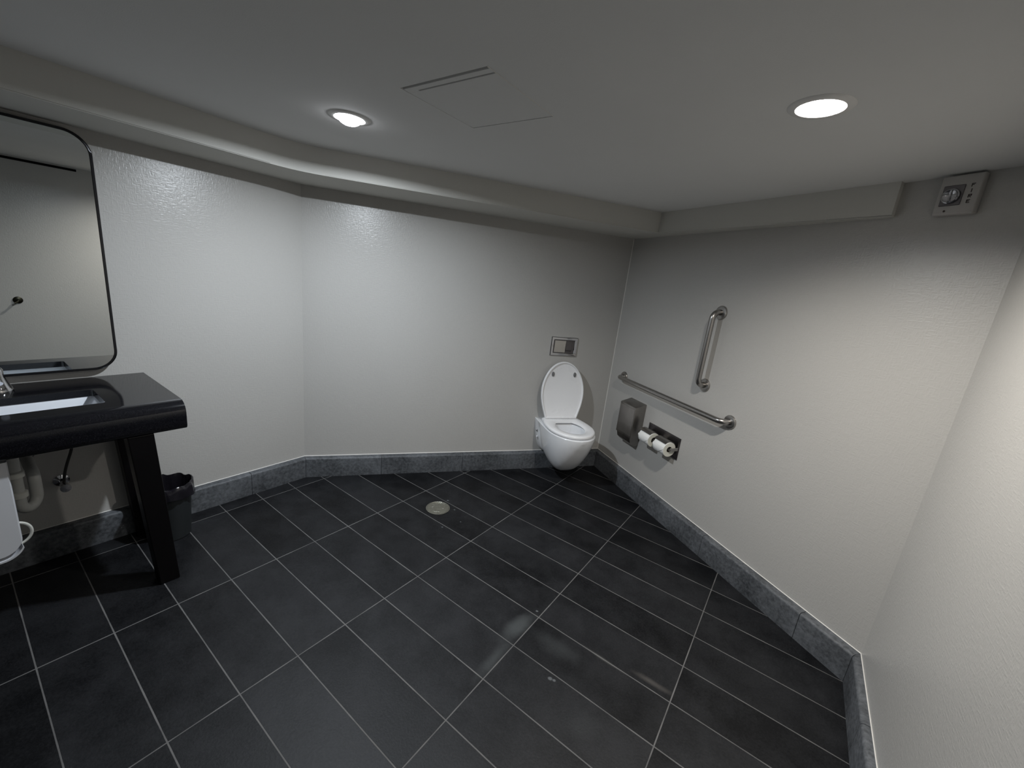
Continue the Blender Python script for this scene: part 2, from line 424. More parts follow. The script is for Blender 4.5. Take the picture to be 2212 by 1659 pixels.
# ------------------------------------------------------------------ ceiling lamps
def downlight(x, y, power, col, spread, drop, lens, label):
    t = thing('recessed_downlight', (x, y, CEIL), 0, label, 'ceiling light', 'recessed ceiling downlights')
    bm = bmesh.new()
    lathe(bm, (0, 0, 0), [(0.0545, 0.0), (0.0545, -0.0035), (0.058, -0.0055), (0.074, -0.0035), (0.0775, -0.0005), (0.0775, 0.0)], 48, cap0=False, cap1=False)
    obj('trim_ring', bm, 'cone', t, True)
    bm = bmesh.new()
    lathe(bm, (0, 0, 0), [(0.0545, -0.003), (0.0535, 0.004), (0.047, 0.030), (0.047, 0.06), (0.051, 0.06), (0.0552, 0.0)], 48, cap0=False, cap1=False)
    obj('reflector', bm, 'cone', t, True)
    bm = bmesh.new()
    if drop:      # domed lens hanging a little below the ring
        lathe(bm, (0, 0, 0), [(0.0465, 0.030)] + [(0.0465 * math.cos(a), 0.002 - 0.030 * math.sin(a)) for a in [PI/2*i/10 for i in range(11)]], 40)
    else:
        lathe(bm, (0, 0, 0), [(0.0465, 0.040), (0.0465, 0.030), (0.040, 0.0255), (0.025, 0.0225), (0.008, 0.0215), (0.0, 0.0215)], 40)
    obj('lens', bm, lens, t, True)
    ld = bpy.data.lights.new('lamp_light', 'AREA'); ld.shape = 'DISK'; ld.size = 0.060 if drop else 0.080
    ld.energy = power; ld.color = col; ld.spread = spread
    lo = bpy.data.objects.new('lamp_light', ld); COL.objects.link(lo); lo.parent = t; lo.location = (0, 0, 0.0205 - drop)
downlight(*LAMPS[0], 'lens1', 'cool white recessed downlight glowing in the ceiling between the access hatch and the left wall')
downlight(*LAMPS[1], 'lens2', 'brighter warm recessed downlight glowing in the ceiling near the wall with grab bars')

# ceiling access hatch
t = thing('access_panel', ((HX0+HX1)/2, (HY0+HY1)/2, CEIL), 0, 'square painted access hatch with dark slots set flush in the ceiling', 'access panel')
cx, cy = (HX0+HX1)/2, (HY0+HY1)/2
hx, hy = (HX1-HX0)/2, (HY1-HY0)/2
bm = bmesh.new(); box(bm, -hx+0.0015, hx-0.0015, -hy+0.0405, hy-0.0020, 0.0008, 0.02, 0.0008, 1); obj('door', bm, 'panel', t)
bm = bmesh.new(); box(bm, -hx+0.0015, hx-0.0015, -hy+0.013, -hy+0.0345, 0.0008, 0.02, 0.0008, 1)
box(bm, -hx+0.0015, -hx+0.045, -hy+0.0342, -hy+0.0408, 0.001, 0.02)
obj('hinge_strip', bm, 'panel', t)
bm = bmesh.new(); box(bm, -hx, hx, -hy, hy, 0.07, 0.09); obj('backing', bm, 'dark', t)
bm = bmesh.new(); box(bm, hx-0.0005, hx+0.0022, -hy, hy, -0.0012, 0.0); obj('edge_bead', bm, 'caulk', t)

# ------------------------------------------------------------------ toilet (local x = left along the back wall, y = out of the wall)
SB = 1.866
tp = WAB + Bd * SB
toilet = thing('wall_hung_toilet', (tp.x, tp.y, 0), RZ_B, 'white wall hung toilet with its lid raised, mounted on the back wall', 'toilet')
TOP = 0.428; LEN = 0.520
def wtop(y):
    if y < 0.27: return 0.172 + 0.011 * math.sin(min(1, y / 0.27) * PI / 2)
    q = (y - 0.27) / (LEN - 0.27); return 0.183 * math.sqrt(max(0.0, 1 - q ** 2.25))
def interp(tab, y):
    for (a, va), (b, vb) in zip(tab, tab[1:]):
        if y <= b:
            s = (y - a) / (b - a); s = s*s*(3-2*s) * 0.35 + s * 0.65; return va + (vb - va) * s
    return tab[-1][1]
ZB = [(0, .152), (.06, .138), (.12, .118), (.20, .098), (.27, .095), (.33, .112), (.38, .158), (.43, .225), (.475, .300), (.505, .362), (LEN, .412)]
def section(y, n=22):
    w_, zb = wtop(y), interp(ZB, y)
    flange = max(0.0, 1 - y / 0.075)
    out = []
    for i in range(-n, n + 1):
        a = abs(i) / n * PI / 2          # 0 at the keel, 90 deg at the rim
        sx = math.sin(a); cz = math.cos(a)
        ex = 0.62 - 0.30 * flange
        x = w_ * sx ** ex
        z = TOP - (TOP - zb) * cz ** (0.72 - 0.35 * flange)
        d = (TOP - z) / max(1e-4, TOP - zb)
        taper = (0.29 * (1-flange) + 0.30 * flange) * d ** 1.35
        x *= 1 - taper
        nt_ = math.exp(-((y - 0.088) / 0.026) ** 2) * min(1, max(0, (d - 0.08) / 0.15)) * max(0, 1 - d * 0.9)
        x *= 1 - 0.18 * nt_
        out.append(((-x if i < 0 else x), y, z))
    return out
ys = [0, .012, .03, .045, .058, .07, .08, .092, .105, .12, .14, .17, .20, .23, .26, .29, .32, .35, .38, .41, .43, .455, .478, .497, .506, .512, .517, .5197]
bm = bmesh.new()
secs = [section(y) for y in ys]
R = loft(bm, secs, closed=False)
bm.faces.new([v for v in R[0]][::-1])
bm.faces.new(R[-1])
bmesh.ops.remove_doubles(bm, verts=bm.verts, dist=1e-5)
body = obj('body', bm, 'porcelain', toilet, True, 60)
# rim top + inner bowl
def outline(scale=1.0, z=TOP, front=LEN):
    pts = []
    yl = [y for y in ys]
    for y in yl: pts.append((wtop(y) * scale, y, z))
    for y in reversed(yl[:-1]): pts.append((-wtop(y) * scale, y, z))
    return pts
oc = Vector((0, 0.30))
op = outline()
def inner_loop(a, b, z, cy=0.297):
    res = []
    for p in op:
        ang = math.atan2((p[1] - oc.y) / 0.24, p[0] / 0.18)
        res.append((a * math.cos(ang), cy + b * math.sin(ang), z))
    return res
bm = bmesh.new()
mid = [(p[0]*0.985, oc.y + (p[1]-oc.y)*0.985, TOP + 0.004) for p in op]
loft(bm, [op, mid, inner_loop(0.125, 0.163, TOP + 0.004), inner_loop(0.119, 0.156, TOP - 0.008), inner_loop(0.124, 0.160, TOP - 0.04),
          inner_loop(0.100, 0.130, TOP - 0.10, 0.285), inner_loop(0.070, 0.088, TOP - 0.16, 0.265), inner_loop(0.042, 0.050, TOP - 0.19, 0.250)], True, False, True)
obj('bowl', bm, 'porcelain', toilet, True, 50)
bm = bmesh.new(); bm.faces.new([bm.verts.new(p) for p in inner_loop(0.070, 0.088, TOP - 0.158, 0.265)]); 
o = obj('water', bm, 'glass', toilet)
# recessed fixing pocket on the left side
bm = bmesh.new(); box(bm, 0.1585, 0.1615, 0.022, 0.056, 0.325, 0.392, 0.003, 2)
obj('fixing_pocket', bm, 'rubber', toilet)
bm = bmesh.new(); lathe(bm, (0.156, 0.055, 0.285), [(0.009, 0), (0.009, 0.006), (0.006, 0.008), (0.0, 0.008)], 20, 'x'); obj('fixing_cap', bm, 'seat', toilet, True)

# seat and lid share one egg outline; v runs from hinge (0) to tip (1)
def egg(v0, v1, wmax, whinge, n=40, power=2.15, vmax=0.47):
    L = v1 - v0; pts = []
    def wd(t):
        if t < vmax: return whinge + (wmax - whinge) * math.sin(t / vmax * PI / 2)
        q = (t - vmax) / (1 - vmax); return wmax * max(0, 1 - q ** power) ** 0.5
    ts = [0.5 - 0.5 * math.cos(PI * i / n) for i in range(n + 1)]
    for t_ in ts: pts.append((wd(t_), v0 + L * t_))
    for t_ in reversed(ts[:-1]): pts.append((-wd(t_), v0 + L * t_))
    return pts
SZ = TOP + 0.010
eo = egg(0.085, 0.503, 0.180, 0.150)
def sc(pts, k, c=(0, 0.31)): return [((p[0]-c[0])*k + c[0], (p[1]-c[1])*k + c[1]) for p in pts]
def ell(a, b, cy):
    return [(a * math.cos(math.atan2((p[1]-0.31)/0.225, p[0]/0.187)), cy + b * math.sin(math.atan2((p[1]-0.31)/0.225, p[0]/0.187))) for p in eo]
bm = bmesh.new()
lp = lambda pts, z: [(p[0], p[1], z) for p in pts]
hole = ell(0.106, 0.140, 0.292)
hole2 = ell(0.115, 0.149, 0.292)
loops = [lp(sc(eo, 0.985), SZ), lp(eo, SZ + 0.004), lp(eo, SZ + 0.013), lp(sc(eo, 0.975), SZ + 0.020), lp(sc(eo, 0.93), SZ + 0.022), lp(hole2, SZ + 0.019), lp(hole, SZ + 0.010), lp(hole2, SZ + 0.001)]
R = loft(bm, loops, True)
for i in range(len(R[0])):
    j = (i+1) % len(R[0]); bm.faces.new((R[-1][i], R[-1][j], R[0][j], R[0][i]))
bmesh.ops.remove_doubles(bm, verts=bm.verts, dist=1e-5)
obj('seat', bm, 'seat', toilet, True, 50)
# lid: built flat in (x, v) then stood up
el = egg(0.0, 0.452, 0.182, 0.134, vmax=0.46, power=1.9)
ang = math.radians(98.5); hz = SZ + 0.022; hy_ = 0.105
def up(x, v, d):   # d = towards the room
    return (x, hy_ + v * math.cos(ang) + d * math.sin(ang), hz + v * math.sin(ang) - d * math.cos(ang))
lc = (0, 0.23)
bm = bmesh.new()
seqs = [(1.0, -0.002), (1.0, 0.014), (0.985, 0.017), (0.955, 0.0165), (0.935, 0.008), (0.90, 0.006)]
loops = [[up((p[0]-lc[0])*k+lc[0], (p[1]-lc[1])*k+lc[1], d) for p in el] for k, d in [(0.93, -0.008)] + seqs]
loft(bm, loops, True, True, True)
bmesh.ops.remove_doubles(bm, verts=bm.verts, dist=1e-5)
lid = obj('lid', bm, 'seat', toilet, True, 30)
for sx in (-1, 1):
    bm = bmesh.new(); pts = []
    for i in range(16):
        a = 2*PI*i/16; pts.append((sx*0.094 + 0.011*math.cos(a), 0.352 + 0.019*math.sin(a)))
    loft(bm, [[up(p[0], p[1], 0.005) for p in pts], [up(p[0], p[1], 0.012) for p in pts], [up((p[0]-sx*0.094)*0.7+sx*0.094, (p[1]-0.352)*0.7+0.352, 0.0145) for p in pts]], True, True, True)
    tag(obj('bumper', bm, 'rubber', lid, True), 'grey rubber bumper pad')
    bm = bmesh.new(); lathe(bm, (sx*0.105, 0.092, SZ + 0.012), [(0.013, -0.028), (0.014, -0.024), (0.014, 0.024), (0.013, 0.028)], 20, 'x')
    obj('hinge', bm, 'seat', toilet, True)

# flush plate
fp = WAB + Bd * 1.857
t = thing('flush_plate', (fp.x, fp.y, 1.022), RZ_B, 'rectangular chrome dual flush plate on the wall above the toilet lid', 'flush plate')
def frame_mesh(bm, x0, x1, z0, z1, wd, y0, y1, bev=0.003):
    def rect(i, y): return [(x0+i, y, z0+i), (x1-i, y, z0+i), (x1-i, y, z1-i), (x0+i, y, z1-i)]
    loft(bm, [rect(0, y0), rect(0, y1-bev), rect(bev, y1), rect(wd-bev, y1), rect(wd, y1-bev*1.5), rect(wd, y0)], True)
bm = bmesh.new(); frame_mesh(bm, -0.113, 0.113, -0.074, 0.074, 0.024, 0, 0.012, 0.004); obj('frame', bm, 'chrome', t)
bm = bmesh.new(); box(bm, -0.092, 0.092, 0.0, 0.004, -0.053, 0.053); obj('backing', bm, 'steel_dark', t)
bm = bmesh.new()
hexa(bm, [(-0.010, 0.003, -0.047), (0.084, 0.003, -0.047), (0.084, 0.003, 0.047), (-0.010, 0.003, 0.047), (-0.010, 0.013, -0.047), (0.084, 0.009, -0.047), (0.084, 0.011, 0.047), (-0.010, 0.016, 0.047)], 0.0015)
tag(obj('large_button', bm, 'satin', t), 'wide pale satin push button')
bm = bmesh.new()
hexa(bm, [(-0.066, 0.003, -0.040), (-0.014, 0.003, -0.040), (-0.014, 0.003, 0.047), (-0.066, 0.003, 0.047), (-0.066, 0.012, -0.026), (-0.014, 0.012, -0.026), (-0.014, 0.006, 0.047), (-0.066, 0.006, 0.047)], 0.0015)
tag(obj('small_button', bm, 'steel_dark', t), 'narrow dark push button')

# ------------------------------------------------------------------ right wall things: helper for a point s along the wall
def onC(s, z=0.0): p = WBC + Cd * s; return (p.x, p.y, z)

def grab_bar(origin, rz, length, vertical, label):
    t = thing('grab_bar', origin, rz, label, 'grab bar', 'stainless grab bars on the right wall')
    r, off, rb = 0.0165, 0.062, 0.040
    ax = Vector((0, 0, 1)) if vertical else Vector((-1, 0, 0)); out = Vector((0, 1, 0))
    e0 = Vector((0, 0, 0)); e1 = ax * length
    pts = [e0 + out * 0.004, e0 + out * (off - rb)]
    pts += arc(e0 + out*(off-rb) + ax*rb, rb, PI, PI/2, 8, ax, out)[1:]
    pts += arc(e1 + out*(off-rb) - ax*rb, rb, PI/2, 0, 8, ax, out)
    pts += [e1 + out * 0.004]
    bm = bmesh.new(); tube(bm, pts, r, 20); obj('rail', bm, 'steel', t, True, 60)
    for e in (e0, e1):
        bm = bmesh.new(); lathe(bm, e, [(0.040, 0.0), (0.040, 0.006), (0.037, 0.0105), (0.030, 0.012), (0.0175, 0.0125), (0.0172, 0.016)], 36, 'y', True, False)
        obj('flange', bm, 'steel', t, True, 40)
grab_bar(onC(0.192, 0.842), RZ_C, 1.030, False, 'long horizontal stainless grab bar beside the toilet above the paper holder')
grab_bar(onC(0.987, 0.995), RZ_C, 0.440, True, 'short vertical stainless grab bar standing above the end of the long one')

# sanitary bag / waste dispenser
t = thing('sanitary_dispenser', onC(0.420, 0.40), RZ_C, 'stainless steel wall box with a sloping top, left of the paper holder near the corner', 'dispenser')
bm = bmesh.new()
X0, X1 = -0.094, 0.094
hexa(bm, [(X0, 0.0, 0.045), (X1, 0.0, 0.045), (X1, 0.092, 0.045), (X0, 0.092, 0.045), (X0, 0.0, 0.312), (X1, 0.0, 0.312), (X1, 0.092, 0.284), (X0, 0.092, 0.284)], 0.004, 2)
obj('cabinet', bm, 'steel_dull', t, True, 40)
bm = bmesh.new()
prof = [(0.0, 0.0455), (0.0, -0.012), (0.025, -0.018), (0.055, -0.012), (0.078, 0.008), (0.089, 0.0455)]
loft(bm, [[(x, a, b) for a, b in prof] for x in (X0 + 0.012, X1 - 0.012)], True, True, True)
obj('lower_tray', bm, 'steel_dull', t, True, 30)
bm = bmesh.new(); box(bm, X0 + 0.006, X1 - 0.006, 0.0915, 0.0935, 0.060, 0.270, 0.001, 1); obj('front_cover', bm, 'steel_dull', t)

# double toilet paper holder; rolls are things of their own
HO = 0.742
t = thing('toilet_paper_holder', onC(HO, 0.527), RZ_C, 'stainless double roll toilet paper holder with curved hoods on the right wall', 'paper holder')
bm = bmesh.new(); frame_mesh(bm, -0.160, 0.160, -0.074, 0.076, 0.013, 0.0, 0.006, 0.002)
obj('flange', bm, 'steel_dark', t)
bm = bmesh.new(); box(bm, -0.148, 0.148, 0.0, 0.002, -0.062, 0.064); obj('recess_plate', bm, 'steel_dark', t)
RY, RR = 0.062, 0.050
rx = [0.072, -0.086]        # local x of roll centres (left roll is towards the corner)
for x in rx:
    bm = bmesh.new(); n = 16; DZ = -0.005; ro, ri = RR + 0.006, RR + 0.0045
    prof = []
    a0, a1 = math.radians(165), math.radians(46)
    for i in range(n + 1):
        a = a0 + (a1 - a0) * i / n; prof.append((RY + ro * math.cos(a), ro * math.sin(a)))
    for i in range(n, -1, -1):
        a = a0 + (a1 - a0) * i / n; prof.append((RY + ri * math.cos(a), ri * math.sin(a)))
    loft(bm, [[(x + q, a, b + DZ) for a, b in prof] for q in (-0.050, 0.062)], True, True, True)
    obj('hood', bm, 'steel_dull', t, True, 40)
    bm = bmesh.new(); tube(bm, [(x - 0.061, RY, DZ), (x + 0.061, RY, DZ)], 0.0085, 14); obj('spindle', bm, 'satin', t, True)
for x in (-0.1535, -0.006, 0.139):
    bm = bmesh.new(); box(bm, x - 0.003, x + 0.003, 0.001, RY + 0.008, -0.011, 0.011, 0.002, 1); obj('bracket', bm, 'steel', t)
holder = t
for k, x in enumerate(rx):
    p = onC(HO - x, 0.522)
    rl = thing('toilet_paper_roll', (p[0] + Cn.x*RY, p[1] + Cn.y*RY, 0.522), RZ_C,
               ['white toilet paper roll under the left hood of the double holder', 'white toilet paper roll with its round end showing, right side of the double holder'][k], 'toilet paper', 'toilet paper rolls in the double holder')
    bm = bmesh.new(); prof = [(0.0205, -0.054), (0.0205, 0.054)]
    W = 0.053
    lathe(bm, (0, 0, 0), [(RR-0.001, -W), (RR, -W+0.002), (RR, W-0.002), (RR-0.001, W)], 48, 'x', False, False)
    # hanging last sheet
    ht = [(RR*math.cos(a), RR*math.sin(a)) for a in [0.0, -0.15, -0.3]]
    obj('paper', bm, 'paper', rl, True, 50)
    for sgn in (-1, 1):
        bm = bmesh.new(); loft(bm, [circle((sgn*W, 0, 0), RR-0.001, 48, axis='x'), circle((sgn*W, 0, 0), 0.0205, 48, axis='x'), circle((sgn*(W-0.004), 0, 0), 0.0195, 48, axis='x')], True)
        obj('roll_end', bm, 'paper_edge', rl, True, 30)
    bm = bmesh.new(); loft(bm, [circle((-W+0.002, 0, 0), 0.0200, 32, axis='x'), circle((W-0.002, 0, 0), 0.0200, 32, axis='x')], True); obj('core', bm, 'card', rl, True)
    # pointed paper sheet, its shape standing in for the lit triangle below the hood
    bm = bmesh.new()
    R1 = RR + 0.0016
    P_ = lambda x_, a, e=0.0: (x_, (R1+e)*math.cos(a), (R1+e)*math.sin(a))
    rows = []
    for i in range(9):
        a = math.radians(20 - 55*i/8); hw = W * (1 - max(0, (i - 2)/6) ** 1.0) + 0.002
        rows.append([P_(hw*(q/6-0.5)*2, a, 0.0008) for q in range(7)])
    loft(bm, rows, False); obj('lit_patch_sheet', bm, 'paper', rl, True, 60)

# ------------------------------------------------------------------ fire alarm strobe
t = thing('alarm_strobe', onC(1.902, 1.947), RZ_C, 'off white fire alarm strobe on the right wall just under the ceiling', 'fire alarm')
bm = bmesh.new(); box(bm, -0.057, 0.057, 0.0, 0.030, -0.066, 0.066, 0.006, 3); obj('housing', bm, 'alarm', t, True, 40)
bm = bmesh.new(); box(bm, -0.016, 0.043, 0.0295, 0.0325, -0.036, 0.032, 0.0015, 1); obj('lens_seat', bm, 'steel_dark', t)
bm = bmesh.new(); lathe(bm, (0.016, 0.031, -0.004), [(0.026, 0), (0.025, 0.008), (0.019, 0.016), (0.010, 0.020), (0.0, 0.021)], 28, 'y'); obj('lens', bm, 'glass', t, True)
bm = bmesh.new(); lathe(bm, (0.016, 0.0315, -0.004), [(0.022, 0), (0.018, 0.004), (0.006, 0.002), (0.0, 0.002)], 28, 'y'); obj('reflector', bm, 'chrome', t, True)
bm = bmesh.new(); tube(bm, [(0.016, 0.036, -0.018), (0.016, 0.036, 0.012)], 0.0025, 8); obj('flash_tube', bm, 'chrome', t, True)
bm = bmesh.new(); lathe(bm, (0.022, 0.0298, -0.053), [(0.0035, 0), (0.0035, 0.001), (0.0, 0.001)], 12, 'y'); obj('screw_hole', bm, 'letter', t)
def stroke(bm, x, z, w_, h_): box(bm, -x - w_, -x, 0.0302, 0.0306, z, z + h_)   # x measured to the viewer's right
LW, LH, ST = 0.0095, 0.0115, 0.0024
def letters(bm, ch, x, z):
    if ch in 'FRE': stroke(bm, x, z, ST, LH)
    if ch == 'I': stroke(bm, x + LW/2 - ST/2, z, ST, LH)
    if ch == 'F': stroke(bm, x, z+LH-ST, LW, ST); stroke(bm, x, z+LH*0.45, LW*0.75, ST)
    if ch == 'E': stroke(bm, x, z+LH-ST, LW, ST); stroke(bm, x, z+LH*0.42, LW*0.8, ST); stroke(bm, x, z, LW, ST)
    if ch == 'R':
        stroke(bm, x, z+LH-ST, LW, ST); stroke(bm, x, z+LH*0.42, LW, ST); stroke(bm, x+LW-ST, z+LH*0.42, ST, LH*0.58)
        hexa(bm, [(-(x+LW), 0.0302, z), (-(x+LW-ST*1.2), 0.0302, z), (-(x+LW*0.35+ST*1.2), 0.0302, z+LH*0.45)[:3], (-(x+LW*0.35+ST*0), 0.0302, z+LH*0.45),
                  (-(x+LW), 0.0306, z), (-(x+LW-ST*1.2), 0.0306, z), (-(x+LW*0.35+ST*1.2), 0.0306, z+LH*0.45), (-(x+LW*0.35), 0.0306, z+LH*0.45)])
bm = bmesh.new()
for i, ch in enumerate('FIRE'): letters(bm, ch, 0.030, 0.021 - i * 0.0175)
tag(obj('lettering', bm, 'letter', t), 'dark letters FIRE reading downwards')

# ------------------------------------------------------------------ floor drain
t = thing('floor_drain', (0.812, 1.107, 0.0), 0.5, 'round metal drain cover set in the dark tiled floor', 'floor drain')
bm = bmesh.new(); lathe(bm, (0, 0, 0), [(0.077, 0.0), (0.0768, 0.0025), (0.0745, 0.0035), (0.0715, 0.0032), (0.070, 0.0018), (0.070, 0.0)], 56, cap0=False, cap1=False); obj('rim', bm, 'drain', t, True)
bm = bmesh.new(); lathe(bm, (0, 0, 0), [(0.0695, 0.0005), (0.0695, 0.0024), (0.060, 0.0026), (0.059, 0.0020), (0.048, 0.0020), (0.047, 0.0026), (0.0, 0.0026)], 56); obj('cover', bm, 'drain', t, True, 20)
for sx in (-1, 1):
    bm = bmesh.new(); lathe(bm, (sx*0.034, 0.0, 0.0026), [(0.0065, 0), (0.0065, 0.0014), (0.004, 0.002), (0, 0.002)], 16)
    box(bm, sx*0.034-0.005, sx*0.034+0.005, -0.0008, 0.0008, 0.002, 0.0026); obj('screw', bm, 'satin', t, True)

# ------------------------------------------------------------------ vanity
CZ = 0.836; CY1, CY0 = -0.068, -1.03
XB, XS, XN = WAB.x + 0.0005, 0.375, 0.432
SX0, SX1, SY1, SY0 = 0.082, 0.298, -0.288, -0.800
t = thing('vanity_table', (0, 0, 0), 0, 'glossy black granite vanity table with bullnose front and splayed legs against the left wall', 'vanity')
bm = bmesh.new()
def rrect(x0, x1, y0, y1, r, n=6):
    pts = []
    for cx_, cy_, a0 in ((x1-r, y1-r, 0), (x0+r, y1-r, PI/2), (x0+r, y0+r, PI), (x1-r, y0+r, 3*PI/2)):
        for i in range(n+1):
            a = a0 + PI/2*i/n; pts.append((cx_ + r*math.cos(a), cy_ + r*math.sin(a)))
    return pts
def ring2(bm, pts, z):
    vs = [bm.verts.new((p[0], p[1], z)) for p in pts]; return [bm.edges.new((vs[i], vs[(i+1) % len(vs)])) for i in range(len(vs))]
es = ring2(bm, [(XB, CY0), (XS, CY0), (XS, CY1), (XB, CY1)], CZ) + ring2(bm, rrect(SX0, SX1, SY0, SY1, 0.010), CZ)
bmesh.ops.triangle_fill(bm, edges=es, use_beauty=True)
r = bmesh.ops.extrude_face_region(bm, geom=bm.faces[:])
bmesh.ops.translate(bm, verts=[v for v in r['geom'] if isinstance(v, bmesh.types.BMVert)], vec=(0, 0, -0.028))
prof = [(XS, CZ)] + [(XS + (XN-XS)*math.sin(a), CZ - 0.050*(1-math.cos(a))) for a in [PI/2*i/10 for i in range(1, 11)]]
prof += [(XN, 0.752)] + [(XN - 0.022*(1-math.cos(a)), 0.735 - 0.022*math.sin(a)) for a in [PI/2*i/5 for i in range(0, 6)]] + [(XS, 0.713)]
loft(bm, [[(a, y, b) for a, b in prof] for y in (CY0, CY1)], True, True, True)
obj('countertop', bm, 'granite', t, True, 30)
bm = bmesh.new(); box(bm, XB, XS, CY1 - 0.03, CY1 - 0.004, 0.72, CZ - 0.028); box(bm, XB, XS, CY0 + 0.004, CY0 + 0.03, 0.72, CZ - 0.028)
box(bm, 0.350, XS, CY0 + 0.03, CY1 - 0.03, 0.72, CZ - 0.028)
obj('apron', bm, 'leg', t)
def leg(x0, x1, yt0, yt1, yb0, yb1, ztop):
    bm = bmesh.new()
    hexa(bm, [(x0, yb0, 0), (x1, yb0, 0), (x1, yb1, 0), (x0, yb1, 0), (x0, yt0, ztop), (x1, yt0, ztop), (x1, yt1, ztop), (x0, yt1, ztop)], 0.003, 2)
    obj('leg', bm, 'leg', t)
leg(0.352, 0.424, -0.262, -0.179, -0.212, -0.142, 0.716)
leg(-0.118, -0.050, -0.222, -0.128, -0.178, -0.082, 0.725)
leg(0.352, 0.424, -0.922, -0.839, -0.955, -0.890, 0.716)
leg(-0.118, -0.050, -0.964, -0.870, -1.008, -0.912, 0.725)

t = thing('undermount_sink', ((SX0+SX1)/2, (SY0+SY1)/2, CZ - 0.028), 0, 'white rectangular undermount sink in the black granite vanity', 'sink')
bm = bmesh.new(); a_, b_ = (SX1-SX0)/2, (SY1-SY0)/2
L_ = lambda e, z, r: [(p[0], p[1], z) for p in rrect(-a_+e, a_-e, -b_+e, b_-e, r)]
# the ends slope in more than the long sides
L2 = lambda ex, ey, z, r: [(p[0], p[1], z) for p in rrect(-a_+ex, a_-ex, -b_+ey, b_-ey, r)]
loft(bm, [L_(-0.022, 0.0, 0.03), L_(-0.003, 0.0, 0.012), L2(0.004, 0.008, -0.012, 0.014), L2(0.016, 0.055, -0.105, 0.025), L2(0.03, 0.075, -0.125, 0.03), L2(0.08, 0.20, -0.130, 0.02)], True, False, True)
loft(bm, [L_(-0.022, 0.0, 0.03), L_(-0.022, -0.010, 0.03), L2(-0.010, -0.006, -0.025, 0.02), L2(0.002, 0.042, -0.120, 0.03), L2(0.02, 0.065, -0.145, 0.03)], True, False, True)
obj('basin', bm, 'sink', t, True, 40)
bm = bmesh.new(); lathe(bm, (0, 0, -0.129), [(0.024, 0), (0.023, 0.003), (0.017, 0.002), (0, 0.001)], 28); obj('drain_ring', bm, 'chrome', t, True)

t = thing('faucet', (-0.045, -0.535, CZ), 0, 'chrome faucet at the left edge of the photo behind the sink', 'faucet')
bm = bmesh.new(); lathe(bm, (0, 0, 0), [(0.044, 0), (0.044, 0.006), (0.036, 0.022), (0.027, 0.048), (0.024, 0.066), (0.024, 0.085), (0.020, 0.092), (0.0, 0.094)], 36); obj('body', bm, 'chrome', t, True, 40)
bm = bmesh.new(); tube(bm, bez((0.0, 0, 0.070), (0.05, 0, 0.095), (0.11, 0, 0.10), (0.155, 0, 0.066), 14), lambda s: 0.014 - 0.003*s, 18); obj('spout', bm, 'chrome', t, True)
bm = bmesh.new(); tube(bm, bez((0.0, 0, 0.092), (-0.005, 0, 0.12), (0.02, 0, 0.135), (0.06, 0, 0.142), 10), lambda s: 0.009 - 0.003*s, 14); obj('handle', bm, 'chrome', t, True)

# plumbing below the sink
t = thing('sink_trap', (0.15, -0.50, 0.55), 0, 'grey white curved drain trap under the sink', 'pipe')
bm = bmesh.new()
tube(bm, [(0.03, -0.045, 0.111), (0.03, -0.045, -0.11)] + arc((0.0, -0.02, -0.11), 0.039, 0, -PI, 12, Vector((0.77, -0.64, 0)), (0, 0, 1))[1:] + [(-0.03, 0.005, -0.06)] + arc((-0.065, 0.005, -0.06), 0.035, 0, PI/2, 6, (1, 0, 0), (0, 0, 1))[1:] + [(-0.285, 0.005, -0.025)], 0.019, 16)
obj('pipe', bm, 'pipe', t, True, 60)
for z in (0.0, -0.085):
    bm = bmesh.new(); lathe(bm, (0.03, -0.045, z), [(0.019, 0), (0.026, 0.002), (0.026, 0.022), (0.019, 0.026)], 20); obj('slip_nut', bm, 'cream', t, True)
bm = bmesh.new(); lathe(bm, (-0.289, 0.005, -0.025), [(0.035, 0), (0.034, 0.004), (0.020, 0.012)], 24, 'x'); obj('wall_flange', bm, 'chrome', t, True)
for y, lab in ((-0.40, 'chrome shutoff valve with dark hose on the wall beneath the sink, nearest the front leg'), (-0.60, 'chrome shutoff valve with dark hose beneath the sink, behind the white pipe cover')):
    t = thing('shutoff_valve', (WAB.x, y, 0.36), 0, lab, 'valve', 'shutoff valves under the sink')
    bm = bmesh.new(); lathe(bm, (0, 0, 0), [(0.028, 0.001), (0.027, 0.004), (0.011, 0.010), (0.009, 0.055), (0.014, 0.057), (0.014, 0.082), (0.0, 0.083)], 24, 'x'); obj('body', bm, 'chrome', t, True)
    bm = bmesh.new(); lathe(bm, (0.10, 0, 0), [(0.0, -0.018), (0.005, -0.018), (0.005, -0.006), (0.018, -0.005), (0.018, 0.004), (0.0, 0.006)], 20, 'x'); obj('handle', bm, 'chrome', t, True)
    bm = bmesh.new(); tube(bm, bez((0.070, 0, 0.012), (0.070, 0.02, 0.20), (0.10, 0.12, 0.18), (0.11, (-0.55 - y)*0.6, 0.44), 20), 0.0055, 10); obj('hose', bm, 'hose', t, True)

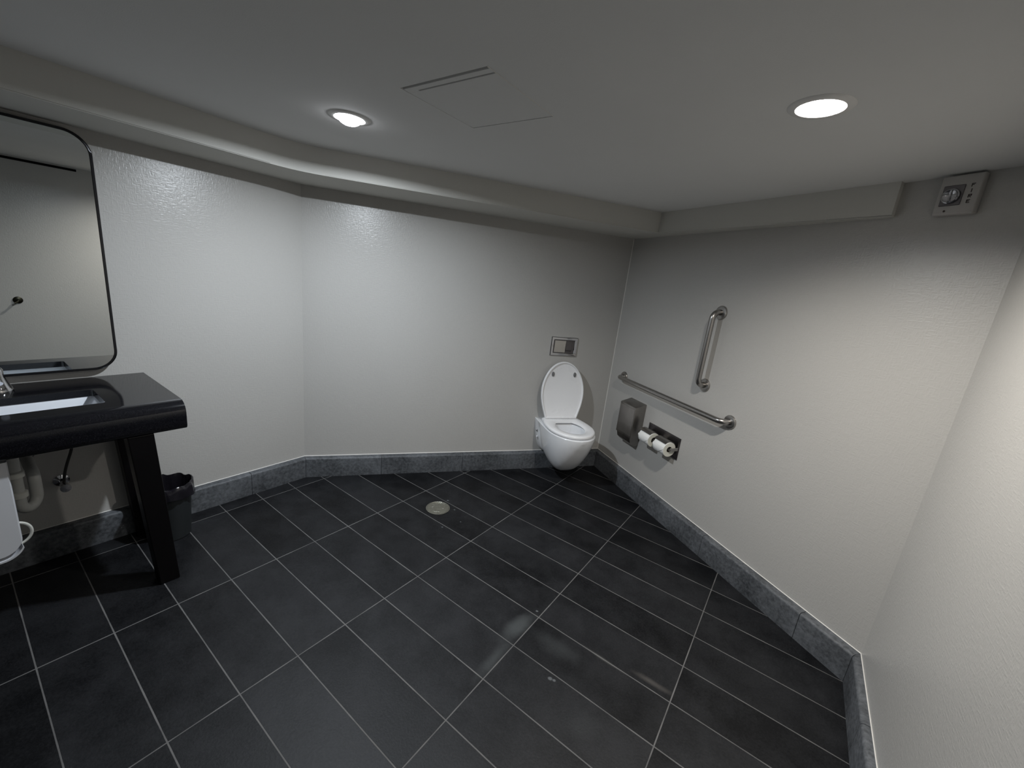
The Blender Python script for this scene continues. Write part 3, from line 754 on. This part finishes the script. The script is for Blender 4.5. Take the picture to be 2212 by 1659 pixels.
# white moulded cover below the counter at the frame edge
t = thing('pipe_cover', (0.36, -0.72, 0.50), 0, 'white rounded plastic cover hanging under the counter at the left photo edge', 'pipe cover')
bm = bmesh.new()
def cov(x, hw, zb, r, zt, n=8):
    pts = [(x, hw, zt), (x, hw - 0.0, zb + r)]
    for i in range(1, n+1):
        a = PI/2*i/n; pts.append((x, hw - r*(1-math.cos(a)), zb + r - r*math.sin(a)))
    return pts + [(p[0], -p[1], p[2]) for p in reversed(pts)]
loft(bm, [cov(-0.028, 0.150, -0.150, 0.060, 0.20), cov(0.030, 0.156, -0.156, 0.058, 0.20), cov(0.042, 0.152, -0.150, 0.054, 0.20)], True, True, True)
obj('shell', bm, 'white_plastic', t, True, 35)
def lipl(x, hw, r=0.060, zb=-0.168, th=0.006, n=8):   # thin curved lip following the rounded lower corners
    o = [(x, hw - r*(1-math.cos(a)), zb + r - r*math.sin(a)) for a in [PI/2*(0.25+0.75*i/n) for i in range(n+1)]]
    o = o + [(p[0], -p[1], p[2]) for p in reversed(o)]
    return o + [(p[0], p[1]*0.985, p[2] + th) for p in reversed(o)]
bm = bmesh.new()
loft(bm, [lipl(-0.028, 0.157), lipl(0.046, 0.160)], True, True, True)
obj('bottom_lip', bm, 'white_plastic', t, True, 35)
bm = bmesh.new(); tube(bm, bez((0.0, 0.150, -0.050), (0.0, 0.190, -0.060), (0.0, 0.196, -0.120), (0.0, 0.148, -0.138), 18), 0.0045, 12)
tag(obj('loop_handle', bm, 'cream', t, True), 'cream loop handle')

# ------------------------------------------------------------------ mirror
t = thing('wall_mirror', (WAB.x, -0.545, 1.375), 0, 'large rounded rectangular mirror with thin black frame above the vanity', 'mirror')
mw, mh, mr_ = 0.385, 0.500, 0.085
def rr3(x, i, r): return [(x, p[0], p[1]) for p in rrect(-mw+i, mw-i, -mh+i, mh-i, r, 12)]
bm = bmesh.new()
loft(bm, [rr3(0.002, 0.0, mr_), rr3(0.032, 0.0, mr_), rr3(0.0335, 0.0015, mr_), rr3(0.0335, 0.0085, mr_-0.008), rr3(0.0295, 0.0100, mr_-0.009), rr3(0.002, 0.0100, mr_-0.009)], True)
obj('frame', bm, 'frame', t, True, 40)
bm = bmesh.new(); loft(bm, [rr3(0.006, 0.0101, mr_-0.009), rr3(0.030, 0.0101, mr_-0.009)], True, True, True); obj('glass', bm, 'mirror', t)

# ------------------------------------------------------------------ bin with liner
t = thing('waste_bin', (0.040, -0.062, 0.0), 0, 'black round waste bin with bag liner on the floor between vanity and left wall', 'bin')
bm = bmesh.new()
lathe(bm, (0, 0, 0), [(0.074, 0.0), (0.078, 0.004), (0.094, 0.268), (0.098, 0.270), (0.098, 0.280), (0.094, 0.281), (0.076, 0.010)], 44, cap1=True)
obj('bucket', bm, 'bin', t, True, 40)
bm = bmesh.new(); loops = []
for r_, z, am in ((0.080, 0.12, .006), (0.100, 0.18, .010), (0.110, 0.235, .010), (0.119, 0.282, .004), (0.124, 0.301, .009), (0.133, 0.296, .008), (0.136, 0.275, .006), (0.137, 0.258, .006), (0.139, 0.240, .010)):
    lp_ = []
    for i in range(72):
        a = 2*PI*i/72
        nz = noise.noise(Vector((math.cos(a)*4, math.sin(a)*4, z*22)))
        nz2 = noise.noise(Vector((math.cos(a)*11, math.sin(a)*11, z*40+5)))
        rr = r_ * 0.775 + am*(nz + 0.5*nz2)*0.9
        zz = z + 0.010*nz*(1 if z > 0.2 else 0.3) - (0.020*max(0, math.cos(a-1.2))**6 if z < 0.262 and r_ > 0.13 else 0)
        lp_.append((rr*math.cos(a), rr*math.sin(a), zz))
    loops.append(lp_)
loft(bm, loops, True, True, False)
tag(obj('liner', bm, 'bag', t, True, 80), 'crumpled glossy black bag liner')

# robe hook on the near right wall, seen only in the mirror
t = thing('robe_hook', (DX, -0.19, 0.83), 0, 'small dark round robe hook on the wall, visible only in the mirror', 'hook')
bm = bmesh.new(); lathe(bm, (0, 0, 0), [(0.030, 0.0), (0.030, -0.006), (0.024, -0.010), (0.010, -0.012), (0.009, -0.03)], 28, 'x'); obj('base', bm, 'bronze', t, True)
bm = bmesh.new(); tube(bm, bez((-0.028, 0, 0), (-0.036, -0.008, -0.012), (-0.042, -0.016, -0.022), (-0.044, -0.026, -0.020), 12), 0.007, 12); obj('arm', bm, 'bronze', t, True)

# black strip painted as shadow gap atop near right wall, seen only in mirror
bm = bmesh.new(); box(bm, DX - 0.004, DX - 0.0002, -1.4, 0.29, 1.990, 2.010); tag(obj('trim_7', bm, 'dark'), kind='structure')
